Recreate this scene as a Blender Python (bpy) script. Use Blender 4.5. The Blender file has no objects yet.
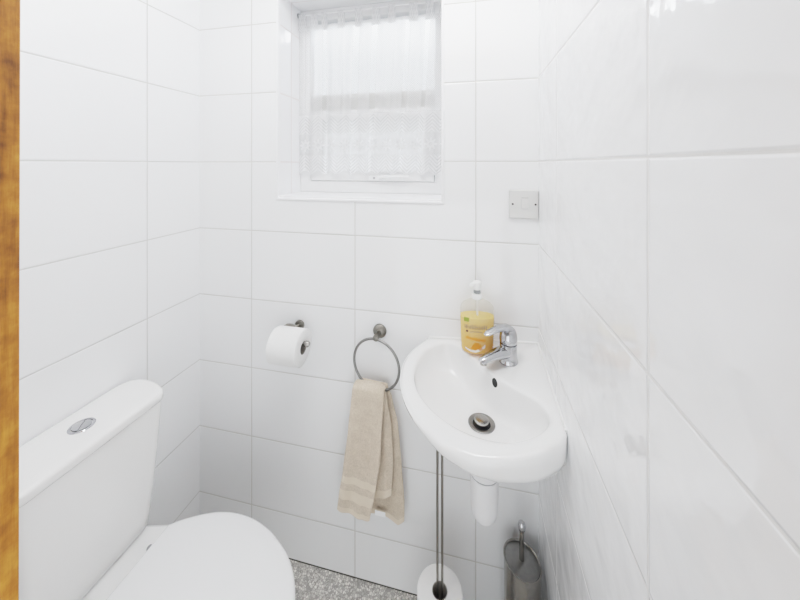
import bpy, math, random
from mathutils import Vector, Matrix
random.seed(7)
PI = math.pi
RW, RD, RH = 1.2158, 0.80, 2.40          # room width, depth, height
COL = bpy.context.scene.collection

# ------------------------------------------------------------------ node helpers
class NT:
    def __init__(s, name):
        s.m = bpy.data.materials.new(name); s.m.use_nodes = True
        s.n = s.m.node_tree.nodes; s.l = s.m.node_tree.links
        s.n.clear()
        s.out = s.n.new('ShaderNodeOutputMaterial')
    def node(s, t, **k):
        n = s.n.new(t)
        for a, v in k.items(): setattr(n, a, v)
        return n
    def link(s, a, b): s.l.new(a, b)
    def put(s, sock, v):
        if hasattr(v, 'is_output') or isinstance(v, bpy.types.NodeSocket): s.l.new(v, sock)
        else: sock.default_value = v
    def math(s, op, a, b=0.0, c=None, clamp=False):
        n = s.n.new('ShaderNodeMath'); n.operation = op; n.use_clamp = clamp
        s.put(n.inputs[0], a); s.put(n.inputs[1], b)
        if c is not None: s.put(n.inputs[2], c)
        return n.outputs[0]
    def smooth(s, x, lo, hi, a=0.0, b=1.0):
        n = s.n.new('ShaderNodeMapRange'); n.interpolation_type = 'SMOOTHSTEP'
        s.put(n.inputs[0], x); n.inputs[1].default_value = lo; n.inputs[2].default_value = hi
        n.inputs[3].default_value = a; n.inputs[4].default_value = b
        return n.outputs[0]
    def mixc(s, f, a, b):
        n = s.n.new('ShaderNodeMix'); n.data_type = 'RGBA'
        s.put(n.inputs[0], f); s.put(n.inputs[6], a); s.put(n.inputs[7], b)
        return n.outputs[2]
    def noise(s, vec, scale, detail=2, rough=.5):
        n = s.n.new('ShaderNodeTexNoise'); n.inputs['Scale'].default_value = scale
        n.inputs['Detail'].default_value = detail; n.inputs['Roughness'].default_value = rough
        if vec is not None: s.l.new(vec, n.inputs['Vector'])
        return n.outputs['Fac']
    def obco(s):
        return s.n.new('ShaderNodeTexCoord').outputs['Object']
    def sep(s, v):
        n = s.n.new('ShaderNodeSeparateXYZ'); s.l.new(v, n.inputs[0]); return n.outputs
    def comb(s, x, y, z=0.0):
        n = s.n.new('ShaderNodeCombineXYZ'); s.put(n.inputs[0], x); s.put(n.inputs[1], y); s.put(n.inputs[2], z); return n.outputs[0]
    def bump(s, h, strength=1.0, dist=.001):
        n = s.n.new('ShaderNodeBump'); n.inputs['Strength'].default_value = strength
        n.inputs['Distance'].default_value = dist; s.l.new(h, n.inputs['Height']); return n.outputs[0]
    def bsdf(s, col, rough=.5, metal=0.0, normal=None, coat=0.0, spec=None, ior=None):
        b = s.n.new('ShaderNodeBsdfPrincipled')
        s.put(b.inputs['Base Color'], col); s.put(b.inputs['Roughness'], rough); s.put(b.inputs['Metallic'], metal)
        if normal is not None: s.l.new(normal, b.inputs['Normal'])
        b.inputs['Coat Weight'].default_value = coat
        if spec is not None: b.inputs['Specular IOR Level'].default_value = spec
        return b
    def done(s, sh):
        s.l.new(sh.outputs[0] if hasattr(sh, 'outputs') else sh, s.out.inputs[0]); return s.m

def rgb(r, g, b): return (r, g, b, 1.0)
def s2l(r, g, b):
    f = lambda c: (c/255/12.92) if c/255 <= .04045 else ((c/255+.055)/1.055)**2.4
    return (f(r), f(g), f(b), 1.0)

def simple(name, col, rough=.4, metal=0.0, coat=0.0, var=.03, nscale=30, bumpd=0.0):
    t = NT(name); co = t.obco(); nz = t.noise(co, nscale, 3)
    dark = tuple(c*(1-var) for c in col[:3]) + (1,)
    c = t.mixc(nz, dark, col)
    nrm = t.bump(t.noise(co, nscale*4, 2), .5, bumpd) if bumpd else None
    return t.done(t.bsdf(c, rough, metal, nrm, coat))

TILE_W, TILE_H, JZ = 0.402, 0.2525, 1.4233
def tile_mat(name, axis, off, tint, grout, wav=1.0, spec=.5, ro0=.07):
    """large white ceramic wall tiles in a stacked grid; axis = index of the horizontal coordinate"""
    t = NT(name); co = t.obco(); x = t.sep(co)
    u = t.math('DIVIDE', t.math('SUBTRACT', x[axis], off), TILE_W)
    v = t.math('DIVIDE', t.math('SUBTRACT', x[2], JZ), TILE_H)
    fu, fv = t.math('FRACT', u), t.math('FRACT', v)
    iu, iv = t.math('FLOOR', u), t.math('FLOOR', v)
    du = t.math('MULTIPLY', t.math('MINIMUM', fu, t.math('SUBTRACT', 1.0, fu)), TILE_W)
    dv = t.math('MULTIPLY', t.math('MINIMUM', fv, t.math('SUBTRACT', 1.0, fv)), TILE_H)
    d = t.math('MINIMUM', du, dv)
    g = t.smooth(d, .0011, .0021)                      # 0 in the joint, 1 on the tile
    edge = t.smooth(d, .0008, .0045)
    wn = t.node('ShaderNodeTexWhiteNoise'); t.link(t.comb(iu, iv, 3.3), wn.inputs['Vector'])
    wc = t.sep(wn.outputs['Color'])
    # slow waviness of the glaze, shifted from tile to tile
    mp = t.node('ShaderNodeVectorMath', operation='ADD'); t.link(co, mp.inputs[0])
    sc = t.node('ShaderNodeVectorMath', operation='SCALE'); t.link(wn.outputs['Color'], sc.inputs[0]); sc.inputs['Scale'].default_value = 9.0
    t.link(sc.outputs[0], mp.inputs[1])
    n1 = t.noise(mp.outputs[0], 9, 1); n2 = t.noise(mp.outputs[0], 26, 1.5)
    tilt = t.math('ADD', t.math('MULTIPLY', t.math('SUBTRACT', wc[0], .5), fu), t.math('MULTIPLY', t.math('SUBTRACT', wc[1], .5), fv))
    n3 = t.noise(mp.outputs[0], 55, 1)
    h = t.math('ADD', t.math('MULTIPLY', n1, 1.6*wav), t.math('ADD', t.math('MULTIPLY', n2, .45*wav), t.math('MULTIPLY', n3, .02*wav)))
    h = t.math('ADD', h, t.math('MULTIPLY', tilt, 1.2))
    h = t.math('ADD', h, t.math('MULTIPLY', edge, .7))
    nrm = t.bump(h, 1.0, .0011)
    lo = tuple(c*.985 for c in tint[:3]) + (1,)
    tc = t.mixc(wc[2], lo, tint)
    col = t.mixc(g, grout, tc)
    col = t.mixc(t.smooth(x[2], .003, .006), s2l(70, 66, 62), col)  # shadow of the floor gap painted as a dark line along the base
    ro = t.smooth(d, .0011, .0021, .75, ro0)
    return t.done(t.bsdf(col, ro, 0, nrm, spec=spec))

M = {}
M['tile_back'] = tile_mat('white_tile_back', 0, .2267, rgb(.875, .88, .885), rgb(.60, .585, .56), .5)
M['tile_left'] = tile_mat('white_tile_left', 1, -.205, rgb(.893, .90, .91), rgb(.60, .595, .58), .8)
M['tile_right'] = tile_mat('white_tile_right', 1, -.2137, rgb(.893, .90, .91), rgb(.72, .715, .70), 2.7, 1.0, .03)
M['reveal'] = tile_mat('white_tile_reveal', 1, .5, rgb(.93, .935, .95), rgb(.72, .65, .64), .4)  # tile colour lightened and cooled to paint in daylight on the reveal
M['plaster'] = simple('white_plaster', rgb(.9, .9, .9), .85)
M['upvc'] = simple('white_upvc', rgb(.84, .845, .85), .25)
M['upvc_shaded'] = simple('shaded_upvc', rgb(.50, .495, .48), .3)  # frame plastic darkened, the transom's backlit shade is put into the colour
M['trim'] = simple('white_plastic_trim', rgb(.88, .88, .89), .3)
M['ceramic'] = simple('white_ceramic', rgb(.86, .86, .855), .08, coat=.3, var=.01, nscale=6)
M['ceramic_warm'] = simple('white_cistern_ceramic', rgb(.86, .855, .845), .12, coat=.2, var=.01, nscale=6)
M['seat'] = simple('white_seat_plastic', rgb(.83, .835, .84), .22, var=.01, nscale=6)
M['pipe'] = simple('white_pipe_plastic', rgb(.82, .82, .83), .35)
M['sealant'] = simple('white_sealant', rgb(.86, .86, .85), .5)
M['switch'] = simple('grey_white_switch_plastic', rgb(.66, .655, .64), .35)
M['dark'] = simple('dark_hole', rgb(.03, .03, .03), .6)
M['chrome'] = simple('chrome', rgb(.52, .525, .54), .09, 1.0, var=.05, nscale=60)
M['nickel'] = simple('brushed_nickel', rgb(.30, .285, .255), .28, 1.0, var=.15, nscale=90)
M['steel'] = simple('brushed_steel', rgb(.44, .425, .40), .24, 1.0, var=.3, nscale=70)
M['steel_dark'] = simple('dull_steel', rgb(.34, .335, .325), .3, 1.0, var=.3, nscale=120)
M['paper'] = simple('toilet_paper', rgb(.84, .835, .825), .95, var=.05, nscale=160, bumpd=.0006)
M['card'] = simple('cardboard_core', rgb(.33, .31, .28), .9)
M['pump'] = simple('white_pump_plastic', rgb(.85, .85, .83), .3)
M['clear_grey'] = simple('grey_neck_plastic', rgb(.32, .33, .33), .3)
M['badge'] = simple('green_badge', rgb(.28, .36, .05), .5)
M['ink'] = simple('grey_brown_print', rgb(.33, .26, .16), .6)
M['ink_dark'] = simple('dark_print', rgb(.06, .05, .05), .6)
M['ink_orange'] = simple('orange_print', rgb(.80, .34, .03), .6)
M['honey'] = simple('orange_picture', rgb(.78, .30, .02), .5, var=.25, nscale=60)
M['swoosh'] = simple('pale_swoosh', rgb(.80, .76, .66), .5)
M['tag'] = simple('white_care_label', rgb(.93, .94, .95), .7)
M['hallwall'] = simple('hall_paint', rgb(.86, .86, .86), .8)

def wood():
    t = NT('golden_timber'); co = t.obco()
    mp = t.node('ShaderNodeMapping'); t.link(co, mp.inputs[0]); mp.inputs['Scale'].default_value = (60, 60, 5)
    w = t.noise(mp.outputs[0], 2.2, 5, .65)
    m2 = t.node('ShaderNodeMapping'); t.link(co, m2.inputs[0]); m2.inputs['Scale'].default_value = (14, 30, 32); m2.inputs['Rotation'].default_value = (.0, .25, 0)
    k = t.noise(m2.outputs[0], 1.4, 4, .6)
    big = t.noise(co, 5, 2)
    f = t.math('ADD', t.math('MULTIPLY', w, .55), t.math('MULTIPLY', k, .6))
    f = t.math('ADD', f, t.math('MULTIPLY', t.math('SUBTRACT', big, .5), .5))
    r = t.node('ShaderNodeValToRGB'); t.link(f, r.inputs[0])
    e = r.color_ramp.elements
    e[0].position = .36; e[0].color = s2l(112, 66, 16)
    e[1].position = .78; e[1].color = s2l(205, 148, 60)
    x = e.new(.55); x.color = s2l(168, 108, 34)
    return t.done(t.bsdf(r.outputs[0], .45, 0, t.bump(w, .6, .001)))
M['wood'] = wood()

def floor_mat():
    t = NT('grey_pebble_vinyl'); co = t.obco()
    v = t.node('ShaderNodeTexVoronoi'); t.link(co, v.inputs['Vector']); v.inputs['Scale'].default_value = 135; v.inputs['Randomness'].default_value = .75
    e = t.node('ShaderNodeTexVoronoi', feature='DISTANCE_TO_EDGE'); t.link(co, e.inputs['Vector']); e.inputs['Scale'].default_value = 135; e.inputs['Randomness'].default_value = .75
    c = t.sep(v.outputs['Color'])
    r = t.node('ShaderNodeValToRGB'); t.link(c[0], r.inputs[0]); el = r.color_ramp.elements
    el[0].color = s2l(150, 147, 143); el[1].color = s2l(232, 229, 222)
    x = el.new(.5); x.color = s2l(196, 193, 187)
    g = t.smooth(e.outputs['Distance'], .02, .12)
    col = t.mixc(g, s2l(146, 143, 139), r.outputs[0])
    return t.done(t.bsdf(col, .45, 0, t.bump(g, .4, .0006)))
M['floor'] = floor_mat()

def glass_mat():
    t = NT('window_glass')
    tr = t.node('ShaderNodeBsdfTransparent'); tr.inputs[0].default_value = (.95, .96, .97, 1)
    gl = t.node('ShaderNodeBsdfGlossy'); gl.inputs['Roughness'].default_value = .02
    lw = t.node('ShaderNodeFresnel'); lw.inputs[0].default_value = 1.45
    mx = t.node('ShaderNodeMixShader'); t.link(lw.outputs[0], mx.inputs[0]); t.link(tr.outputs[0], mx.inputs[1]); t.link(gl.outputs[0], mx.inputs[2])
    return t.done(mx)
M['glass'] = glass_mat()

def net_mat(kind='panel'):
    """white lace net: holes are transparent; UV u = metres along the cloth, v = height above the hem"""
    t = NT('white_lace_net_' + kind)
    uvn = t.n.new('ShaderNodeUVMap').outputs[0]; x = t.sep(uvn); u, v = x[0], x[1]
    def tri(a, p):
        f = t.math('FRACT', t.math('DIVIDE', a, p)); return t.math('ABSOLUTE', t.math('SUBTRACT', t.math('MULTIPLY', f, 2.0), 1.0))
    # fine diamond mesh
    q = .0066
    a = tri(t.math('ADD', u, v), q); b = tri(t.math('SUBTRACT', u, v), q)
    thread = t.smooth(t.math('MAXIMUM', a, b), .62, .86)
    # gathers: in the folds the cloth lies double
    gth = t.math('ADD', t.math('SINE', t.math('ADD', t.math('MULTIPLY', u, 2*PI/.0715), .8)), t.math('MULTIPLY', t.math('SINE', t.math('MULTIPLY', u, 2*PI/.043)), .6))
    wob = t.noise(t.comb(u, 0.0, 4.0), 13, 1)
    gth = t.math('ADD', gth, t.math('MULTIPLY', t.math('SUBTRACT', wob, .5), 5.0))
    gth = t.smooth(gth, -1.1, -.2)
    mesh = t.math('ADD', t.math('MULTIPLY', thread, .42), t.math('ADD', .08, t.math('MULTIPLY', gth, .40)))
    if kind != 'panel':
        op = t.math('ADD', t.math('MULTIPLY', thread, .3), .62)
    else:
        # valance points at the head of the lace border
        z1 = t.math('MULTIPLY', tri(u, .062), .026)
        pt = t.math('SUBTRACT', v, t.math('SUBTRACT', .236, z1))
        inv = t.math('MULTIPLY', t.smooth(pt, -.001, .001), t.smooth(v, .236, .238, 1, 0))
        # chevron rows near the hem and below the points
        ch = t.math('FRACT', t.math('DIVIDE', t.math('ADD', v, t.math('MULTIPLY', tri(u, .062), .03)), .0135))
        chev = t.smooth(t.math('ABSOLUTE', t.math('SUBTRACT', ch, .5)), .20, .32)
        # rosettes
        cu = t.math('MULTIPLY', t.math('SUBTRACT', t.math('FRACT', t.math('DIVIDE', u, .062)), .5), .062)
        cv = t.math('SUBTRACT', v, .118)
        rr = t.math('SQRT', t.math('ADD', t.math('MULTIPLY', cu, cu), t.math('MULTIPLY', cv, cv)))
        an = t.math('ARCTAN2', cv, cu)
        pet = t.math('ADD', .019, t.math('MULTIPLY', t.math('COSINE', t.math('MULTIPLY', an, 8.0)), .006))
        flower = t.math('MULTIPLY', t.smooth(t.math('SUBTRACT', rr, pet), -.002, .002, 1, 0), t.smooth(rr, .006, .009))
        band = t.math('MULTIPLY', t.smooth(v, .074, .082), t.smooth(v, .158, .166, 1, 0))     # rosette band
        low = t.smooth(v, .236, .238, 1, 0)
        lace = t.math('ADD', t.math('MULTIPLY', chev, .30), t.math('ADD', .44, t.math('ADD', t.math('MULTIPLY', gth, .22), t.math('MULTIPLY', thread, .22))))
        ros = t.math('ADD', t.math('MULTIPLY', flower, .4), t.math('ADD', .40, t.math('ADD', t.math('MULTIPLY', gth, .22), t.math('MULTIPLY', thread, .22))))
        border = t.math('ADD', t.math('MULTIPLY', band, ros), t.math('MULTIPLY', t.math('SUBTRACT', 1.0, band), lace))
        border = t.math('MAXIMUM', border, t.math('MULTIPLY', inv, .9))
        op = t.math('ADD', t.math('MULTIPLY', low, border), t.math('MULTIPLY', t.math('SUBTRACT', 1.0, low), mesh))
        line = t.math('MULTIPLY', t.smooth(v, .2345, .236), t.smooth(v, .239, .2405, 1, 0))
        hemt = t.smooth(v, .583, .585)
        op = t.math('MAXIMUM', op, t.math('MAXIMUM', t.math('MULTIPLY', line, .95), t.math('MULTIPLY', hemt, t.math('ADD', .62, t.math('MULTIPLY', thread, .3)))))
        # scalloped zig-zag hem
        z0 = t.math('MULTIPLY', tri(t.math('ADD', u, .031), .062), .016)
        op = t.math('MULTIPLY', op, t.smooth(t.math('SUBTRACT', v, z0), -.0005, .0012))
        op = t.math('MAXIMUM', op, t.math('MULTIPLY', t.math('MULTIPLY', t.smooth(t.math('SUBTRACT', v, z0), -.0005, .0012), t.smooth(t.math('SUBTRACT', v, z0), .005, .006, 1, 0)), .92))
    op = t.math('MINIMUM', op, 1.0)
    tr = t.node('ShaderNodeBsdfTransparent')
    df = t.node('ShaderNodeBsdfDiffuse'); df.inputs[0].default_value = (.84, .84, .84, 1)
    tl = t.node('ShaderNodeBsdfTranslucent'); tl.inputs[0].default_value = (.93, .935, .95, 1)
    m1 = t.node('ShaderNodeMixShader'); m1.inputs[0].default_value = .5; t.link(df.outputs[0], m1.inputs[1]); t.link(tl.outputs[0], m1.inputs[2])
    mx = t.node('ShaderNodeMixShader'); t.link(op, mx.inputs[0]); t.link(tr.outputs[0], mx.inputs[1]); t.link(m1.outputs[0], mx.inputs[2])
    return t.done(mx)
M['net'] = net_mat('panel'); M['net_tab'] = net_mat('tab')

def terry(name, c1, c2, strength, scale=230):
    t = NT(name); co = t.obco()
    n = t.noise(co, scale, 3, .75); b = t.noise(co, 34, 4, .65)
    f = t.math('ADD', t.math('MULTIPLY', n, 1.1), t.math('SUBTRACT', t.math('MULTIPLY', b, .7), .40))
    col = t.mixc(f, c1, c2)
    d = t.bsdf(col, .95, 0, t.bump(n, strength, .002), spec=.1)
    d.inputs['Sheen Weight'].default_value = .25
    return t.done(d)
M['towel'] = terry('beige_terry', s2l(176, 161, 142), s2l(228, 214, 196), .8)
M['towel_band'] = terry('beige_woven_band', s2l(208, 194, 174), s2l(228, 216, 198), .25, 900)

def plastic_clear(name, col, op, rough=.06):
    t = NT(name)
    tr = t.node('ShaderNodeBsdfTransparent'); tr.inputs[0].default_value = col
    b = t.bsdf((col[0]*.8, col[1]*.8, col[2]*.8, 1), rough)
    mx = t.node('ShaderNodeMixShader'); mx.inputs[0].default_value = op
    t.link(tr.outputs[0], mx.inputs[1]); t.link(b.outputs[0], mx.inputs[2])
    return t.done(mx)
M['clear'] = plastic_clear('clear_bottle_plastic', (.95, .95, .93, 1), .22)
def liquid():
    t = NT('yellow_soap'); co = t.obco(); z = t.sep(co)[2]
    n = t.noise(co, 40, 2)
    f = t.smooth(z, .02, .12)
    c = t.mixc(f, s2l(255, 206, 50), s2l(255, 234, 130))
    c = t.mixc(t.math('MULTIPLY', n, .5), c, s2l(255, 214, 80))
    b = t.bsdf(c, .25)
    tl = t.node('ShaderNodeBsdfTranslucent'); t.link(c, tl.inputs[0])
    mx = t.node('ShaderNodeMixShader'); mx.inputs[0].default_value = .35; t.link(b.outputs[0], mx.inputs[1]); t.link(tl.outputs[0], mx.inputs[2])
    return t.done(mx)
M['soap'] = liquid()

# ------------------------------------------------------------------ mesh helpers
class MB:
    def __init__(s): s.v = []; s.f = []; s.mi = []; s.uv = {}
    def add(s, vs, fs, mi=0):
        o = len(s.v); s.v += [tuple(p) for p in vs]
        for f in fs: s.f.append(tuple(i+o for i in f)); s.mi.append(mi)
        return o
    def box(s, a, b, mi=0):
        (x0, y0, z0), (x1, y1, z1) = a, b
        s.add([(x0,y0,z0),(x1,y0,z0),(x1,y1,z0),(x0,y1,z0),(x0,y0,z1),(x1,y0,z1),(x1,y1,z1),(x0,y1,z1)],
              [(3,2,1,0),(4,5,6,7),(0,1,5,4),(1,2,6,5),(2,3,7,6),(3,0,4,7)], mi); return s
    def quad(s, a, b, c, d, mi=0): s.add([a,b,c,d], [(0,1,2,3)], mi); return s
    def loft(s, rings, cap0=True, cap1=True, mi=0, closed=True):
        n = len(rings[0]); vs = [p for r in rings for p in r]; fs = []
        for k in range(len(rings)-1):
            for i in range(n if closed else n-1):
                j = (i+1) % n
                fs.append((k*n+i, k*n+j, (k+1)*n+j, (k+1)*n+i))
        if cap0: fs.append(tuple(range(n-1, -1, -1)))
        if cap1: fs.append(tuple((len(rings)-1)*n+i for i in range(n)))
        s.add(vs, fs, mi); return s
    def lathe(s, prof, c=(0,0,0), axis=(0,0,1), n=40, mi=0, cap0=True, cap1=True):
        ax = Vector(axis).normalized(); q = Vector((0,0,1)).rotation_difference(ax)
        rings = []
        for r, z in prof:
            rings.append([tuple(Vector(c) + q @ Vector((max(r, 1e-5)*math.cos(2*PI*i/n), max(r, 1e-5)*math.sin(2*PI*i/n), z))) for i in range(n)])
        return s.loft(rings, cap0, cap1, mi)
    def tube(s, path, r, n=14, mi=0, closed=False, squash=None):
        P = [Vector(p) for p in path]; rings = []; m = len(P)
        up = None
        for i in range(m):
            if closed: t = (P[(i+1) % m] - P[i-1]).normalized()
            else: t = (P[min(i+1, m-1)] - P[max(i-1, 0)]).normalized()
            if up is None:
                up = Vector((0,0,1)) if abs(t.z) < .9 else Vector((1,0,0))
            a = (up - t*up.dot(t)).normalized(); b = t.cross(a); up = a
            rr = r[i] if isinstance(r, (list, tuple)) else r
            sx, sy = (squash[i] if isinstance(squash, list) else squash) if squash else (1, 1)
            rings.append([tuple(P[i] + (a*math.cos(2*PI*k/n)*sx + b*math.sin(2*PI*k/n)*sy)*rr) for k in range(n)])
        if closed: rings.append(rings[0]); return s.loft(rings, False, False, mi)
        return s.loft(rings, True, True, mi)
    def build(s, name, mats, parent=None, smooth=True, bevel=0.0, angle=40, subsurf=0):
        me = bpy.data.meshes.new(name); me.from_pydata(s.v, [], s.f)
        mats = mats if isinstance(mats, (list, tuple)) else [mats]
        for m in mats: me.materials.append(m)
        if len(mats) > 1: me.polygons.foreach_set('material_index', s.mi)
        import bmesh
        bm = bmesh.new(); bm.from_mesh(me)
        bmesh.ops.remove_doubles(bm, verts=bm.verts, dist=1e-6)
        bmesh.ops.recalc_face_normals(bm, faces=bm.faces)
        bm.to_mesh(me); bm.free()
        o = bpy.data.objects.new(name, me); COL.objects.link(o)
        if parent:
            o.parent = parent
            p = parent; off = Vector()
            while p: off += p.location; p = p.parent
            me.transform(Matrix.Translation(-off))       # the mesh was written in world coordinates
        if smooth:
            me.polygons.foreach_set('use_smooth', [True]*len(me.polygons))
            me.set_sharp_from_angle(angle=math.radians(angle))
        if bevel:
            b = o.modifiers.new('bevel', 'BEVEL'); b.width = bevel; b.segments = 3; b.limit_method = 'ANGLE'; b.angle_limit = math.radians(35)
        if subsurf:
            m = o.modifiers.new('sub', 'SUBSURF'); m.levels = subsurf; m.render_levels = subsurf
        return o

def tag(o, label, cat, group=None):
    o['label'] = label; o['category'] = cat
    if group: o['group'] = group
    return o
def thing(name, label, cat, loc, group=None):
    o = bpy.data.objects.new(name, None); COL.objects.link(o); o.location = loc; o.empty_display_size = .05
    return tag(o, label, cat, group)
def struct(o, label=None):
    o['kind'] = 'structure'
    if label: o['label'] = label
    return o

def catmull(pts, per=8, closed=False):
    P = [Vector(p) for p in pts]; n = len(P); out = []
    for i in range(n if closed else n-1):
        g = lambda k: P[k % n] if closed else P[max(0, min(n-1, k))]
        p0, p1, p2, p3 = g(i-1), g(i), g(i+1), g(i+2)
        for k in range(per):
            t = k/per
            out.append(.5*((2*p1) + (p2-p0)*t + (2*p0-5*p1+4*p2-p3)*t*t + (3*p1-p0-3*p2+p3)*t**3))
    if not closed: out.append(P[-1])
    return out

# ------------------------------------------------------------------ room shell
WX0, WX1, WZ0, WZ1, WD = .3305, .931, 1.2870, 2.045, .158
mb = MB()
for (x0, x1, z0, z1) in ((0, WX0, 0, RH), (WX1, RW, 0, RH), (WX0, WX1, 0, WZ0), (WX0, WX1, WZ1, RH)):
    mb.quad((x0,0,z0), (x1,0,z0), (x1,0,z1), (x0,0,z1))
wb = struct(mb.build('wall_back', M['tile_back'], smooth=False), 'white tiled back wall with the window')
rv = MB()
E_ = .24
rv.quad((WX0,0,WZ0),(WX0,E_,WZ0),(WX0,E_,WZ1),(WX0,0,WZ1)); rv.quad((WX1,0,WZ0),(WX1,E_,WZ0),(WX1,E_,WZ1),(WX1,0,WZ1))
rv.quad((WX0,0,WZ1),(WX1,0,WZ1),(WX1,E_,WZ1),(WX0,E_,WZ1)); rv.quad((WX0,0,WZ0),(WX1,0,WZ0),(WX1,E_,WZ0),(WX0,E_,WZ0))
rvo = rv.build('window_reveal', M['reveal'], smooth=False)
struct(rvo)
FY = -RD                                   # inner face of the front wall
struct(MB().quad((0,0,0),(0,FY,0),(0,FY,RH),(0,0,RH)).build('wall_left', M['tile_left'], smooth=False), 'white tiled wall behind the toilet')
struct(MB().quad((RW,0,0),(RW,FY,0),(RW,FY,RH),(RW,0,RH)).build('wall_right', M['tile_right'], smooth=False), 'white glossy tiled wall beside the basin')
HX0, HX1, HY = -.5, 1.9, -2.3              # the hall outside the doorway
struct(MB().quad((HX0,HY,0),(HX1,HY,0),(HX1,0,0),(HX0,0,0)).build('floor', M['floor'], smooth=False), 'grey pebble patterned vinyl floor')
struct(MB().quad((HX0,HY,RH),(HX1,HY,RH),(HX1,0,RH),(HX0,0,RH)).build('ceiling', M['plaster'], smooth=False))
DX0, DX1, DZ, FW = .530, 1.215, 2.05, .10
mb = MB()
mb.box((HX0, FY-FW, 0), (DX0, FY, RH)); mb.box((DX0, FY-FW, DZ), (DX1, FY, RH)); mb.box((DX1+.001, FY-FW, 0), (HX1, FY-.001, RH))
struct(mb.build('wall_front', M['hallwall'], smooth=False))
mb = MB(); mb.quad((HX0,HY,0),(HX1,HY,0),(HX1,HY,RH),(HX0,HY,RH)); struct(mb.build('wall_hall_far', M['hallwall'], smooth=False))
mb = MB(); mb.quad((HX0,HY,0),(HX0,FY-FW,0),(HX0,FY-FW,RH),(HX0,HY,RH)); struct(mb.build('wall_hall_left', M['hallwall'], smooth=False))
mb = MB(); mb.quad((HX1,HY,0),(HX1,FY-FW,0),(HX1,FY-FW,RH),(HX1,HY,RH)); struct(mb.build('wall_hall_right', M['hallwall'], smooth=False))
# timber door frame
dr = struct(bpy.data.objects.new('door_1', None), 'golden brown timber door frame at the left edge'); COL.objects.link(dr); dr.location = (DX0, FY, 0)
JX = .5545
mb = MB(); mb.add([(DX0,FY-FW,0),(JX-.0065,FY-FW,0),(JX-.0065,FY+.002,0),(DX0,FY+.002,0),(DX0,FY-FW,DZ),(JX+.001,FY-FW,DZ),(JX+.001,FY+.002,DZ),(DX0,FY+.002,DZ)],
    [(3,2,1,0),(4,5,6,7),(0,1,5,4),(1,2,6,5),(2,3,7,6),(3,0,4,7)])
mb.build('door_jamb', M['wood'], dr, bevel=.0015)
MB().box((DX1-.022, FY-FW, 0), (DX1, FY-.034, DZ)).build('door_jamb', M['wood'], dr, bevel=.0015)
MB().box((DX0, FY-FW, DZ-.025), (DX1, FY, DZ)).build('door_head', M['wood'], dr, bevel=.0015)

# window trim (white quadrant strip round the opening)
T = .009
def ring_frame(mb, x0, x1, z0, z1, w, y0, y1):
    """rectangular frame, mitred"""
    o = [(x0,z0),(x1,z0),(x1,z1),(x0,z1)]; i = [(x0+w,z0+w),(x1-w,z0+w),(x1-w,z1-w),(x0+w,z1-w)]
    vs = [(x,y0,z) for x,z in o]+[(x,y0,z) for x,z in i]+[(x,y1,z) for x,z in o]+[(x,y1,z) for x,z in i]
    fs = []
    for k in range(4):
        j = (k+1) % 4
        fs += [(k,j,4+j,4+k),(8+j,8+k,12+k,12+j),(k,8+k,8+j,j),(4+k,4+j,12+j,12+k)]
    mb.add(vs, fs); return mb
tr_ = ring_frame(MB(), WX0-.001, WX1+.001, WZ0-.001, WZ1+.001, T, -.004, .012).build('trim_1', M['trim'], smooth=False, bevel=.0025)
struct(tr_, 'white plastic tile trim round the window recess')

# window
wn = struct(bpy.data.objects.new('window_1', None), 'white plastic casement window in a tiled recess'); COL.objects.link(wn); wn.location = ((WX0+WX1)/2, .19, WZ0)
fy = .166
MB().box((WX0+.0005, .002, WZ0+.0005), (WX1-.0005, fy+.02, 1.3015)).build('window_sill', M['trim'], wn, smooth=False, bevel=.003)
ring_frame(MB(), WX0+.0005, WX1-.0005, 1.3018, WZ1-.0005, .046, fy, fy+.06).build('window_frame', M['upvc'], wn, smooth=False, bevel=.003)
TZ0, TZ1 = 1.632, 1.696
MB().box((WX0+.048, fy+.004, TZ0), (WX1-.048, fy+.056, TZ1)).build('transom', M['upvc_shaded'], wn, smooth=False, bevel=.003)
sx0, sx1, sz0, sz1 = WX0+.049, WX1-.049, 1.3018+.047, TZ0-.001
ring_frame(MB(), sx0, sx1, sz0, sz1, .042, fy-.006, fy+.05).build('casement_sash', M['upvc'], wn, smooth=False, bevel=.004)
MB().box((sx0+.040, fy+.018, sz0+.040), (sx1-.040, fy+.024, sz1-.040)).build('window_pane', M['glass'], wn, smooth=False)
MB().box((WX0+.046, fy+.024, TZ1-.002), (WX1-.046, fy+.030, WZ1-.046)).build('window_pane', M['glass'], wn, smooth=False)
hb = MB().box((.628, fy-.012, 1.351), (.688, fy-.006, 1.371)).build('handle_base', M['upvc'], wn, smooth=False, bevel=.003)
MB().lathe([(.0045,0),(.0045,.0015)], (.650, fy-.0118, 1.3612), (0,-1,0), 16).build('screw', M['clear_grey'], hb)
MB().tube([(.672,fy-.014,1.362),(.684,fy-.022,1.366),(.72,fy-.024,1.3675),(.79,fy-.023,1.369)], [.007,.007,.006,.005], squash=(1,.7)).build('window_handle', M['upvc'], wn)

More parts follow.
